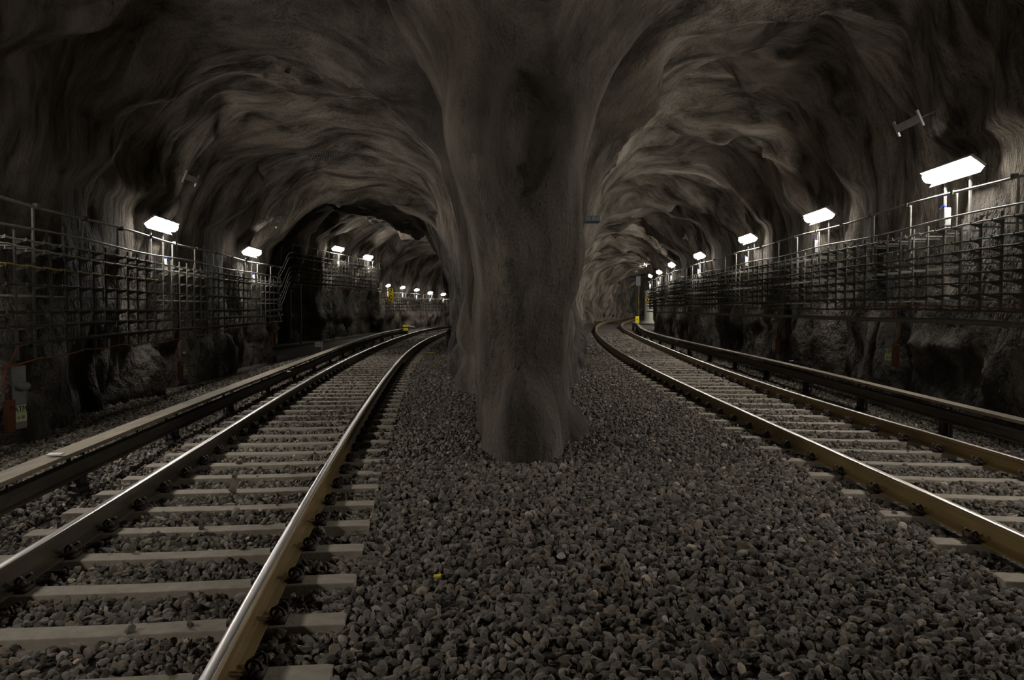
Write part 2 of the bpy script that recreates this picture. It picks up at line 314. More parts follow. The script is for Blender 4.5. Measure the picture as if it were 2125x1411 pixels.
def npmesh(name, V, Fc, m, smooth=True, normals=None, tint=None, parent=None):
    me = bpy.data.meshes.new(name); k = Fc.shape[1]
    me.vertices.add(len(V)); me.vertices.foreach_set('co', V.astype(np.float32).ravel())
    me.loops.add(Fc.size); me.loops.foreach_set('vertex_index', Fc.astype(np.int32).ravel())
    me.polygons.add(len(Fc)); me.polygons.foreach_set('loop_start', np.arange(0, Fc.size, k, dtype=np.int32))
    me.polygons.foreach_set('use_smooth', np.full(len(Fc), smooth))
    me.update(calc_edges=True)
    if tint is not None:
        a = me.attributes.new('tint', 'FLOAT_COLOR', 'POINT'); a.data.foreach_set('color', tint.astype(np.float32).ravel())
    me.materials.append(m)
    if normals is not None: me.normals_split_custom_set_from_vertices(normals.astype(np.float32))
    ob = bpy.data.objects.new(name, me); C.objects.link(ob)
    if parent: ob.parent = parent
    return ob
# ------------------------------------------------------------------ rock of the tunnels (surface nets over the field)
def build_rock():
    xs = np.arange(-12.2, 19.6, .15); zs = np.arange(-.45, 7.6, .15)
    ys = [-8.]
    while ys[-1] < 93: ys.append(ys[-1] + (.3 if ys[-1] < 2 else .15 if ys[-1] < 26 else .15 + .012 * (ys[-1] - 26)))
    ys = np.array(ys); nx, ny, nz = len(xs), len(ys), len(zs)
    X, Y, Z = np.meshgrid(xs, ys, zs, indexing='ij')
    V = rock(X.ravel(), Y.ravel(), Z.ravel()).reshape(nx, ny, nz)
    S = V < 0
    acc = np.zeros((nx - 1, ny - 1, nz - 1, 3)); cnt = np.zeros((nx - 1, ny - 1, nz - 1))
    sl = {0: slice(0, -1), 1: slice(1, None)}
    co = [X, Y, Z]
    for ax in range(3):
        for u in (0, 1):
            for w in (0, 1):
                o = [a for a in range(3) if a != ax]
                i0 = [None] * 3; i1 = [None] * 3
                i0[ax] = sl[0]; i1[ax] = sl[1]; i0[o[0]] = i1[o[0]] = sl[u]; i0[o[1]] = i1[o[1]] = sl[w]
                i0 = tuple(i0); i1 = tuple(i1)
                a, b = V[i0], V[i1]; m = (a < 0) != (b < 0)
                t = np.where(m, a / np.where(a == b, 1, a - b), 0)
                for c in range(3):
                    p = co[c][i0] + t * (co[c][i1] - co[c][i0]); acc[..., c] += np.where(m, p, 0)
                cnt += m
    act = cnt > 0; idx = -np.ones(act.shape, int); idx[act] = np.arange(act.sum())
    P = acc[act] / cnt[act][:, None]
    quads = []
    def q(a, b, c, d, flip):
        m = (a >= 0) & (b >= 0) & (c >= 0) & (d >= 0)
        A = np.stack([a, b, c, d], -1)[m]; fl = flip[m]; A[fl] = A[fl][:, ::-1]; quads.append(A)
    # x edges
    m = S[:-1, 1:-1, 1:-1] != S[1:, 1:-1, 1:-1]; i, j, k = np.nonzero(m); fl = S[:-1, 1:-1, 1:-1][m]
    q(idx[i, j, k], idx[i, j + 1, k], idx[i, j + 1, k + 1], idx[i, j, k + 1], fl)
    m = S[1:-1, :-1, 1:-1] != S[1:-1, 1:, 1:-1]; i, j, k = np.nonzero(m); fl = ~S[1:-1, :-1, 1:-1][m]
    q(idx[i, j, k], idx[i + 1, j, k], idx[i + 1, j, k + 1], idx[i, j, k + 1], fl)
    m = S[1:-1, 1:-1, :-1] != S[1:-1, 1:-1, 1:]; i, j, k = np.nonzero(m); fl = S[1:-1, 1:-1, :-1][m]
    q(idx[i, j, k], idx[i + 1, j, k], idx[i + 1, j + 1, k], idx[i, j + 1, k], fl)
    Q = np.concatenate(quads)
    n = np.cross(P[Q[:, 2]] - P[Q[:, 0]], P[Q[:, 3]] - P[Q[:, 1]])
    # make every normal look into the air
    e = .05; ctr = P[Q].mean(1)
    nn = n / (np.linalg.norm(n, axis=1, keepdims=True) + 1e-9)
    s1 = rock(*(ctr + nn * .2).T.copy()); s0 = rock(*(ctr - nn * .2).T.copy())
    bad = s1 > s0; Q[bad] = Q[bad][:, ::-1]; n[bad] *= -1
    VN = np.zeros_like(P)
    for c in range(4): np.add.at(VN, Q[:, c], n)
    VN /= np.linalg.norm(VN, axis=1, keepdims=True) + 1e-9
    cl = (IN_L(ctr[:, 1]) + OUT_L(ctr[:, 1])) / 2; cr = (IN_R(ctr[:, 1]) + OUT_R(ctr[:, 1])) / 2
    x, y, z = ctr.T
    reg = np.full(len(Q), 3)                                     # ceiling
    hi = 3.9 + g(y)
    reg[(x < cl) & (z < hi)] = 0; reg[(x > cr) & (z < hi)] = 1
    reg[(x >= cl) & (x <= cr) & (z < 4.6 + g(y)) & (y > 5)] = 2
    obs = {}
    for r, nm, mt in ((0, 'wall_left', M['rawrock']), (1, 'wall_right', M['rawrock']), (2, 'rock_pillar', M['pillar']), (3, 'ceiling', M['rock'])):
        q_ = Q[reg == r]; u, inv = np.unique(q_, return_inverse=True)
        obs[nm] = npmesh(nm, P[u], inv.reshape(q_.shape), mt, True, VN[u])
    for nm in ('wall_left', 'wall_right', 'ceiling'): obs[nm]['kind'] = 'structure'
    tag(obs['rock_pillar'], 'massive brown rock pillar between the two tracks, flaring up into the vault', 'pillar')
build_rock()
# ------------------------------------------------------------------ ground
def hz(X, Y):                         # height of the stone bed
    X = np.asarray(X, float); Y = np.asarray(Y, float)
    z = g(Y) - .022 + .018 * vnoise(X * .8, Y * .8, X * 0 + 2.)
    mid = np.clip((X - (RLR(Y) + .75)) / .5, 0, 1) * np.clip(((RRL(Y) - .85) - X) / .5, 0, 1)
    z = z + .055 * mid
    lo = np.clip(((RLL(Y) - .42) - X) / .25, 0, 1) * np.clip((X - (RLL(Y) - 1.0)) / .2, 0, 1)
    z = z - .10 * np.clip(((RLL(Y) - .62) - X) / .12, 0, 1) + .07 * np.clip(((RLL(Y) - .9) - X) / .2, 0, 1)
    z = z - .05 * np.clip((X - (RRR(Y) + .5)) / .2, 0, 1)
    return z
def build_floor():
    xs = np.arange(-13.5, 22, .25); ys = np.concatenate([np.arange(-8, 30, .25), np.arange(30, 97, .8)])
    X, Y = np.meshgrid(xs, ys, indexing='ij'); Z = hz(X.ravel(), Y.ravel()).reshape(X.shape) - .03
    V = np.stack([X, Y, Z], -1).reshape(-1, 3); ny = len(ys)
    i, j = np.meshgrid(np.arange(len(xs) - 1), np.arange(ny - 1), indexing='ij'); a = (i * ny + j).ravel()
    Fc = np.stack([a, a + ny, a + ny + 1, a + 1], 1)
    o = npmesh('floor', V, Fc, M['ground'], True); o['kind'] = 'structure'
build_floor()
# ------------------------------------------------------------------ sleepers: where they lie
LS0, LSP = 3.94 - .615 * 6, .615       # left track, along the line between its rails
RS0, RSP = 6.02 - .742 * 8, .742
left_sleepers = []; Yc = LS0
while Yc < 41:
    xc = (float(RLL(Yc)) + float(RLR(Yc))) / 2; sl = (float(RLL(Yc + .5)) + float(RLR(Yc + .5)) - float(RLL(Yc - .5)) - float(RLR(Yc - .5))) / 2
    left_sleepers.append((xc, Yc, -math.atan(sl))); Yc += LSP
right_sleepers = []; Yc = RS0
while Yc < 43:
    xc = (float(RRL(Yc)) + float(RRR(Yc))) / 2; sl = (float(RRL(Yc + .5)) + float(RRR(Yc + .5)) - float(RRL(Yc - .5)) - float(RRR(Yc - .5))) / 2
    w = max(0, 1 - max(0, Yc - 10) / 22)
    right_sleepers.append((xc, Yc, -math.atan(sl) * (1 - w) - .15 * w)); Yc += RSP
# ------------------------------------------------------------------ ballast stones
def ico(sub):
    t = (1 + 5 ** .5) / 2
    v = [(-1, t, 0), (1, t, 0), (-1, -t, 0), (1, -t, 0), (0, -1, t), (0, 1, t), (0, -1, -t), (0, 1, -t), (t, 0, -1), (t, 0, 1), (-t, 0, -1), (-t, 0, 1)]
    f = [(0, 11, 5), (0, 5, 1), (0, 1, 7), (0, 7, 10), (0, 10, 11), (1, 5, 9), (5, 11, 4), (11, 10, 2), (10, 7, 6), (7, 1, 8), (3, 9, 4), (3, 4, 2), (3, 2, 6), (3, 6, 8), (3, 8, 9), (4, 9, 5), (2, 4, 11), (6, 2, 10), (8, 6, 7), (9, 8, 1)]
    v = [np.array(p) / np.linalg.norm(p) for p in v]
    for _ in range(sub):
        nf = []; cache = {}
        def mid(a, b):
            k = (min(a, b), max(a, b))
            if k not in cache: p = v[a] + v[b]; v.append(p / np.linalg.norm(p)); cache[k] = len(v) - 1
            return cache[k]
        for a, b, c in f:
            x, y, z = mid(a, b), mid(b, c), mid(c, a); nf += [(a, x, z), (b, y, x), (c, z, y), (x, y, z)]
        f = nf
    return np.array(v), np.array(f)
def stones(pos, size, sub, name_seed):
    bv, bf = ico(sub); r = np.random.default_rng(name_seed); K = 24; protos = []
    for _ in range(K):
        nrm = r.normal(size=(7, 3)); nrm /= np.linalg.norm(nrm, axis=1, keepdims=True); hh = r.uniform(.5, .95, 7)
        d = bv @ nrm.T; rad = np.min(np.where(d > .05, hh / np.maximum(d, .05), 9), axis=1); rad = np.minimum(rad, 1.4)
        p = bv * rad[:, None] * np.array([1, r.uniform(.6, .95), r.uniform(.45, .75)]); protos.append(p)
    protos = np.array(protos); n = len(pos); pid = r.integers(0, K, n)
    q = r.normal(size=(n, 4)); q /= np.linalg.norm(q, axis=1, keepdims=True); w, x, y, z = q.T
    R = np.stack([1 - 2 * (y * y + z * z), 2 * (x * y - z * w), 2 * (x * z + y * w), 2 * (x * y + z * w), 1 - 2 * (x * x + z * z), 2 * (y * z - x * w), 2 * (x * z - y * w), 2 * (y * z + x * w), 1 - 2 * (x * x + y * y)], 1).reshape(n, 3, 3)
    V = np.einsum('nij,nvj->nvi', R, protos[pid]) * size[:, None, None] + pos[:, None, :]
    Fc = (bf[None] + (np.arange(n) * len(bv))[:, None, None]).reshape(-1, 3)
    base = np.array([.18, .160, .136]); k = r.uniform(.55, 1.35, n) ** 1.3; pale = r.uniform(size=n) < .06; k[pale] *= 2.0
    hue = .02 + r.normal(size=n) * .045
    col = base[None] * k[:, None]; col[:, 0] *= 1 + hue; col[:, 2] *= 1 - hue
    col = np.concatenate([col, np.ones((n, 1))], 1)
    T = np.repeat(col, len(bv), axis=0)
    return V.reshape(-1, 3), Fc, T
def build_ballast():
    zones = [(1.6, 8.2, .046, 1, 1.12), (8.2, 15., .048, 1, 1.05), (15., 27., .058, 0, .95), (27., 44., .085, 0, .9)]
    Vs = []; Fs = []; Ts = []; off = 0
    for zi, (y0, y1, s, sub, dens) in enumerate(zones):
        n = int((y1 - y0) * 13.6 / (s * s) * 1.25 * dens)
        X = rng.uniform(-6.9, 6.9, n); Y = rng.uniform(y0, y1, n)
        keep = np.abs(X) < .70 * Y + 1.6
        keep &= rock(X, Y, np.full(n, .12) + g(Y), False) < .45
        X = X[keep]; Y = Y[keep]; n = len(X)
        Z = hz(X, Y) + rng.uniform(-.018, .010, n)
        sz = s * .56 * rng.uniform(.6, 1.3, n) * np.where(rng.uniform(size=n) < .03, 1.35, 1)
        ok = np.ones(n, bool)
        for S, half in ((left_sleepers, 1.22), (right_sleepers, 1.22)):
            A = np.array(S); sp = A[1, 1] - A[0, 1]
            for dk in (-1, 0, 1):
                i = np.clip(np.round((Y - A[0, 1]) / sp).astype(int) + dk, 0, len(A) - 1)
                dx = X - A[i, 0]; dy = Y - A[i, 1]; c = np.cos(A[i, 2]); s_ = np.sin(A[i, 2])
                u = dx * c + dy * s_; v = -dx * s_ + dy * c
                ins = (np.abs(u) < half) & (np.abs(v) < .085 + sz * .45)
                ok &= ~(ins & (rng.uniform(size=n) > .012))
                Z = np.where(ins, Z + .05, Z)
        for rc in (RLL, RLR, RRL, RRR):
            dx = np.abs(X - rc(Y)); ok &= dx > .085 + sz * .3
            near = dx < .28; Z = np.where(near, Z - .012, Z)
        X, Y, Z, sz = X[ok], Y[ok], Z[ok], sz[ok]
        V, Fc, T = stones(np.stack([X, Y, Z], 1), sz, sub, 100 + zi)
        Vs.append(V); Fs.append(Fc + off); Ts.append(T); off += len(V)
    o = npmesh('ballast_stones', np.concatenate(Vs), np.concatenate(Fs), M['stone'], False, tint=np.concatenate(Ts))
    tag(o, 'grey-brown crushed stone ballast covering the tunnel floor around both tracks', 'ballast', kind='stuff')
build_ballast()
# ------------------------------------------------------------------ rails
PROF = [(-.070, 0), (.070, 0), (.070, .011), (.030, .024), (.009, .036), (.008, .112), (.016, .120), (.036, .127), (.036, .152), (.030, .159), (-.030, .159), (-.036, .152), (-.036, .127), (-.016, .120), (-.008, .112), (-.009, .036), (-.030, .024), (-.070, .011)]
def sweep(cv, y0, y1, prof, zoff, step=.35, skip=(), dx=0.):
    Y = [y0]
    while Y[-1] < y1: Y.append(min(y1, Y[-1] + step * (1 + max(0, Y[-1] - 15) * .03)))
    Y = np.array(Y); X = cv(Y); T = np.gradient(X, Y); nrm = np.stack([np.ones_like(T), -T], 1); nrm /= np.linalg.norm(nrm, axis=1, keepdims=True)
    mb = MB(); k = len(prof)
    for i in range(len(Y)):
        for (a, b) in prof: mb.v.append((X[i] + nrm[i, 0] * (a + dx), Y[i] + nrm[i, 1] * (a + dx), float(g(Y[i])) + zoff + b))
    for i in range(len(Y) - 1):
        for j in range(k):
            mb.f.append((i * k + j, i * k + (j + 1) % k, (i + 1) * k + (j + 1) % k, (i + 1) * k + j)); mb.mi.append(1 if j in skip else 0)
    mb.f.append(tuple(range(k))[::-1]); mb.f.append(tuple((len(Y) - 1) * k + j for j in range(k))); mb.mi += [0, 0]
    return mb
for cv, lab, mt in ((RLL, 'left rail of the left track, dark sides and bright worn top', 'darkrail'), (RLR, 'right rail of the left track, gold-brown side and shining worn top', 'rust'),
                    (RRL, 'left rail of the right track, ochre rusty side facing the gravel', 'rust'), (RRR, 'right rail of the right track, brown, beside the covered power rail', 'rust')):
    e = empty('running_rail', (0, 0, 0)); tag(e, lab, 'rail', 'running rails of the two tracks')
    y1 = cv.y1
    a = sweep(cv, -2.5, y1, PROF, .012).build('rail_profile', M[mt], e)
    gs = .026 if cv in (RLL,) else .028
    sgn = {id(RLL): 1, id(RLR): -1, id(RRL): -1, id(RRR): -1}[id(cv)]
    b = sweep(cv, -2.5, y1, [(-.027, 0), (.027, 0), (.022, .0028), (.012, .0042), (0, .0048), (-.012, .0042), (-.022, .0028)], .1705, dx=.006 * sgn).build('worn_running_surface', M['polish'], e, smooth=True)
# ------------------------------------------------------------------ sleepers and clips
def sleeper_mb():
    mb = MB(); hl, w0, w1 = 1.21, .085, .13
    xs = [-hl, -hl + .03, -.95, -.5, 0, .5, .95, hl - .03, hl]
    zt = [-.003, 0, 0, -.008, -.012, -.008, 0, 0, -.003]; wt = [.082, w0, w0, w0 * .93, w0 * .9, w0 * .93, w0, w0, .082]
    for x, z, w in zip(xs, zt, wt): mb.v += [(x, -w, z + .012), (x, w, z + .012), (x, w1, -.18), (x, -w1, -.18)]
    for i in range(len(xs) - 1):
        for j in range(4):
            a = i * 4 + j; b = i * 4 + (j + 1) % 4; mb.f.append((a, a + 4, b + 4, b)); mb.mi.append(0)
    mb.f += [(0, 1, 2, 3), tuple((len(xs) - 1) * 4 + j for j in (3, 2, 1, 0))]; mb.mi += [0, 0]
    return mb
def clip_path(s):       # a bent spring clip standing beside the rail foot (s = side away from the rail)
    p = []
    for t in np.linspace(0, 1, 22):
        a = t * 2.35 * PI
        p.append((s * (.105 + .038 * math.cos(a)), -.055 + .115 * t, .052 + .036 * math.sin(a) + .004))
    p.append((s * .055, .075, .04))
    return p
def clip_mb(s, n=6):
    mb = MB(); mb.tube(clip_path(s), .0085, n)
    mb.box((s * .11, 0, .024), (.07, .11, .026)); mb.tube([(s * .085, -.06, .045), (s * .14, -.01, .055), (s * .085, .05, .045)], .009, n)
    mb.tube([(s * .055, -.06, .032), (s * .10, -.075, .05), (s * .12, -.02, .07)], .008, n)
    return mb
sl_me = sleeper_mb().build('railway_sleeper', M['concrete'], bevel=.006)
clipL = clip_mb(-1).build('rail_clip', M['clip'], smooth=True); clipR = clip_mb(1).build('rail_clip', M['clip'], smooth=True)
far_sl = sleeper_mb()
first = True
def place_sleepers(S, ra, rb, side, gname, ymin, ncount):
    global first
    vis = 0
    for (xc, yc, rz) in S:
        if yc < 1.2: continue
        if first: o = sl_me; first = False
        else: o = sl_me.copy(); C.objects.link(o)
        o.location = (xc, yc, float(g(yc))); o.rotation_euler = (0, 0, rz)
        o['category'] = 'sleeper'; o['group'] = gname
        if yc < ymin: o['label'] = f'concrete sleeper of the {side} track lying just before the photo edge'
        else:
            if vis < ncount: o['label'] = f'pale concrete sleeper under the {side} track rails, {ORD[vis]} from the camera'
            else: o['label'] = f'concrete sleeper of the {side} track in the far bend, seen as a thin line'
            vis += 1
        if yc < 22:
            for rc, rid in ((ra, 0), (rb, 1)):
                dxr = (float(rc(yc)) - xc) / math.cos(rz)
                for cl in (clipL, clipR):
                    c = cl.copy(); C.objects.link(c); c.parent = o; c.location = (dxr, 0, 0)
place_sleepers(left_sleepers, RLL, RLR, 'left', 'concrete sleepers of the left track', 3.5, 30)
place_sleepers(right_sleepers, RRL, RRR, 'right', 'concrete sleepers of the right track', 4.9, 24)
bpy.data.objects.remove(clipL); bpy.data.objects.remove(clipR)
# ------------------------------------------------------------------ covered conductor rails
def conductor(pts, ztop, sgn, y0, yend, posts, lab):
    P = [ground_pt(px, py, ztop) for px, py in pts]; P = sorted([(p[0], p[1]) for p in P], key=lambda p: p[1])
    s0 = (P[1][0] - P[0][0]) / (P[1][1] - P[0][1]) if sgn < 0 else -.02
    P = [(P[0][0] + s0 * (y0 - P[0][1]), y0)] + [p for p in P if p[1] < yend]
    yy = np.array([p[1] for p in P]); xx = np.array([p[0] for p in P]); co = np.polyfit(yy / 40, xx, 5, w=1 / np.maximum(yy, 6))
    cv = lambda q: np.polyval(co, np.asarray(q) / 40)
    e = empty('conductor_rail', (0, 0, 0)); tag(e, lab, 'power rail', 'covered power rails')
    B = .21 if sgn < 0 else .16
    sweep(cv, y0, P[-1][1], [(0, 0), (sgn * B, .0), (sgn * B, .035), (0, .035)] if sgn > 0 else [(-B, 0), (0, 0), (0, .035), (-B, .035)], ztop - .035).build('cover_board', M['board'], e)
    sweep(cv, y0, P[-1][1], [(-.05, 0), (.05, 0), (.05, .02), (.016, .03), (.016, .10), (.045, .11), (.045, .15), (-.045, .15), (-.045, .11), (-.016, .10), (-.016, .03), (-.05, .02)], ztop - .25, dx=sgn * .05).build('power_rail', M['crail'], e)
    y = posts[0]
    while y < P[-1][1]:
        x = float(cv(y)) + sgn * .05; gz = float(g(y)); mb = MB()
        mb.lathe((x, y, gz - .12), [(.11, 0), (.11, .05), (.075, .06), (.07, .10), (.09, .11), (.06, .13), (.055, ztop - .13), (.07, ztop - .12)], 12)
        mb.build('insulator_post', M['insul'], e)
        mb = MB(); yb = y + .0; mb.bar((x + sgn * .10, y, gz - .08), (x + sgn * .10, y, gz + ztop - .036), .045, .02)
        mb.bar((x + sgn * .12, y, gz + ztop - .05), (x - sgn * .03, y, gz + ztop - .05), .03, .02)
        mb.build('board_bracket', M['insul'], e)
        for k in (-1.35, 0):
            xk = float(cv(y + k)) + sgn * .01; gk = float(g(y + k)); mb = MB(); mb.bar((xk, y + k, gk + ztop - .12), (xk, y + k, gk + ztop - .02), .014); mb.build('board_strut', M['insul'], e)
        y += posts[1]
    return cv, P[-1]
cvL, endL = conductor([(0, 1003), (300, 876), (385, 845), (470, 811), (555, 780), (598, 764), (640, 746), (682, 728), (739, 708), (782, 695), (838, 682)], .33, -1, 1.5, 60, (4.6, 2.7), 'covered power rail beside the left track, pale weathered board on top')
cvR, endR = conductor([(2125, 876), (1850, 806), (1726, 778), (1599, 749), (1524, 731), (1450, 716), (1384, 698), (1342, 686), (1320, 676), (1312, 668)], .42, 1, 2.5, 75, (4.6, 2.8), 'covered power rail along the foot of the right wall')
# ------------------------------------------------------------------ lamps
def lamp_proto(L=1.4):
    e = empty('tunnel_lamp', (0, 0, 0))
    # local frame: x = across (towards the track is +x), y = along the wall, z up; origin = centre of the glowing cover
    mb = MB(); n = 6
    sec = [(.10 * math.cos(a), .085 * math.sin(a)) for a in np.linspace(-PI, 0, n)]
    vs = []
    for y, s in ((-L / 2, .6), (-L / 2 + .05, 1), (L / 2 - .05, 1), (L / 2, .6)): vs += [(x * s, y, z * s) for x, z in sec] 
    k = n; fs = []
    for i in range(3):
        for j in range(k): fs.append((i * k + j, i * k + (j + 1) % k, (i + 1) * k + (j + 1) % k, (i + 1) * k + j))
    fs += [tuple(range(k))[::-1], tuple(3 * k + j for j in range(k))]
    mb.add(vs, fs); mb.build('diffuser', M['lamp'], e, smooth=False)
    mb = MB(); mb.box((0, 0, .024), (.25, L + .03, .044)); mb.frame((-.122, 0, -.03), Vector((1, 0, 0)), Vector((0, 1, 0)), Vector((0, 0, 1)), .005, L / 2, .06)
    mb.build('housing', M['housing'], e, bevel=.008)
    return e
LAMP = lamp_proto(); lamp_first = [True]
def lamp(x, y, z, rz, lab, group, zfoot, tilt=.62, legs=True):
    if lamp_first[0]: o = LAMP; lamp_first[0] = False
    else: o = copy_tree(LAMP)
    o.location = (x, y, z); o.rotation_euler = (0, tilt if rz is None else 0, 0)
    o.rotation_mode = 'ZYX'; o.rotation_euler = (0, 0, 0)
    from mathutils import Matrix
    o.rotation_mode = 'XYZ'; R = Matrix.Rotation(rz, 4, 'Z') @ Matrix.Rotation(-tilt, 4, 'Y'); o.rotation_euler = R.to_euler()
    tag(o, lab, 'lamp', group)
    if legs:
        h = zfoot - z
        for s in (-.34, .34):
            Rm = R.inverted(); top = Vector((-.135, s, 0)); wtop = R @ top; foot = Rm @ (wtop + Vector((0, 0, h)))
            mb = MB(); mb.bar(top, foot, .04, .025); mb.build('leg', M['galv'], o)
    return o
def heading(cv, y): return math.atan2(float(cv(y + .5) - cv(y - .5)), 1.)
def junction(x, y, z, rz, lab, group):
    if not hasattr(junction, 'p'):
        e = empty('junction_box', (0, 0, 0)); mb = MB(); mb.box((0, 0, .0), (.10, .16, .26)); mb.build('box_body', M['white'], e, bevel=.008)
        mb = MB(); mb.tube([(.03, .0, .13), (.03, .0, .155)], .035, 12); mb.tube([(.03, .0, .155), (.03, .0, .17)], .028, 12); mb.box((.03, .03, .15), (.03, .06, .02)); mb.build('cable_gland', M['blue'], e)['label'] = 'blue cable gland'
        mb = MB(); mb.tube([(.02, .05, -.12), (.03, .06, -.17), (.02, .16, -.2), (.02, .28, -.19)], .009, 6); mb.tube([(.02, -.05, -.12), (.03, -.06, -.17), (.02, -.2, -.2), (.02, -.35, -.17)], .009, 6); mb.build('wire_tail', M['gcable'], e, smooth=True)
        junction.p = e; o = e
    else: o = copy_tree(junction.p)
    o.location = (x, y, z); o.rotation_euler = (0, 0, rz); tag(o, lab, 'box', group); return o
lampsL = []; lampsR = []
# right wall
for i, (px, py) in enumerate([(1965, 356), (1695, 448), (1549, 495), (1450, 530), (1393, 549), (1367, 564), (1349, 572)]):
    x, y = on(px, GR, 4, 50.5); z = zat(py, y); hd = heading(GR, y); lampsR.append((x, y, z))
    lamp(x, y, z, PI - hd, f'white glowing strip lamp above the right wall rack, {ORD[i]} from the camera', 'strip lamps on the right wall', z - (.95 if i == 0 else 1.0))
    junction(x, y + .12, z - .66, PI - hd, f'white junction box with blue gland under the {ORD[i]} lamp of the right wall', 'junction boxes on the right wall')
for y in (5.6,): lamp(float(GR(y)), y, 3.6, PI, 'strip lamp on the right wall beside and behind the camera', 'strip lamps on the right wall', 2.6)
for (x_, y_) in ((11.3, 54.5), (12.9, 58), (14.8, 62), (17., 67), (18.6, 71.5)): lamp(x_, y_, 3.7, PI - .55, 'strip lamp on the right wall further round the bend, out of sight', 'strip lamps on the right wall', 2.9)
# left wall
for i, (px, py) in enumerate([(341, 466), (525, 522)]):
    x, y = on(px, GL, 6, 25); z = zat(py, y); hd = heading(GL, y); lampsL.append((x, y, z))
    lamp(x, y, z, -hd, f'white glowing strip lamp above the left wall rack, {ORD[i]} from the camera', 'strip lamps on the left wall', z - .85)
    junction(x, y + .15, z - .78, -hd, f'white junction box with blue gland under the {ORD[i]} lamp of the left wall', 'junction boxes on the left wall')
for y in (7.7, .3): lamp(float(GL(y)), y, 3.2, 0, 'strip lamp on the left wall beside and behind the camera', 'strip lamps on the left wall', 2.3)
for i, (px, py) in enumerate([(703, 516), (765, 533)]):
    x, y = on(px, GN, 33, 47.5); z = zat(py, y); hd = heading(GN, y); lampsL.append((x, y, z))
    lamp(x, y, z, -hd, ['glowing strip lamp on the raised rack over the side opening, left one of two', 'glowing strip lamp on the raised rack over the side opening, right one of two'][i], 'strip lamps over the side opening', z - .95)
    junction(x, y + .15, z - .75, -hd, ['small junction box under the left lamp of the raised rack', 'small junction box under the right lamp of the raised rack'][i], 'junction boxes on the raised rack')
for i, (px, py) in enumerate([(806, 592), (836, 596), (865, 601), (893, 607), (920, 610)]):
    x, y = on(px, GF, 47.6, 62.5); z = zat(py, y); hd = heading(GF, y); lampsL.append((x, y, z))
    lamp(x, y, z, -hd, f'tiny distant lamp deep in the left tunnel, {["leftmost", "second from left", "middle one", "fourth from left", "rightmost"][i]} of the row of five', 'distant lamps in the left tunnel', z - .8).scale = (.8, .45, .8)
    junction(x, y + .1, z - .55, -hd, f'tiny junction box under the {["leftmost", "second", "middle", "fourth", "rightmost"][i]} distant lamp of the left tunnel', 'junction boxes in the far left tunnel')
# two tiny lights in the bend at the end of the right tunnel
for (px, py, l) in ((1337, 552, 'lower of two'), (1332, 547, 'upper of two')):
    d = ray(px, py); t = 50.; 
    while float(rock(np.array([d[0] * t]), np.array([d[1] * t]), np.array([CH + d[2] * t]))[0]) < .0 and t < 80: t += .1
    t -= .6; o = copy_tree(LAMP); [bpy.data.objects.remove(c) for c in list(o.children) if c.name.startswith('leg')]
    o.location = (d[0] * t, d[1] * t, CH + d[2] * t); o.rotation_euler = (0, -.2, .8); o.scale = (.5, .35, .8)
    tag(o, f'small far light high in the bend of the right tunnel, {l}', 'lamp', 'lights high in the far bend')
# ------------------------------------------------------------------ cable racks
ARM_R = [2.76, 2.54, 2.39, 2.28, 2.09, 1.95, 1.78]; ARM_L = [2.44, 2.31, 2.12, 1.9, 1.57, 1.4, 1.2]
def arm_mb(sg):
    mb = MB(); t = .005; L = .13
    mb.add([(0, -t, 0), (sg * L, -t, .0), (sg * L, -t, -.010), (0, -t, -.05), (0, t, 0), (sg * L, t, 0), (sg * L, t, -.010), (0, t, -.05)],
           [(0, 1, 2, 3), (7, 6, 5, 4), (0, 4, 5, 1), (1, 5, 6, 2), (2, 6, 7, 3), (3, 7, 4, 0)])
    mb.box((sg * (L - .008), 0, .012), (.012, .02, .03)); mb.box((sg * L / 2, 0, 0), (L, .02, .005)); return mb
def upright_mb(z0, z1, arms=None, sg=1):
    mb = MB(); mb.box((-sg * .012, 0, (z0 + z1) / 2), (.022, .042, z1 - z0))
    for k in (0.12, .5, .88): mb.bar((-sg * .02, 0, z0 + (z1 - z0) * k), (-sg * .42, 0, z0 + (z1 - z0) * k), .02)
    if arms:
        a = arm_mb(sg)
        for z in arms: mb.add([(v[0], v[1], v[2] + z) for v in a.v], a.f)
    return mb
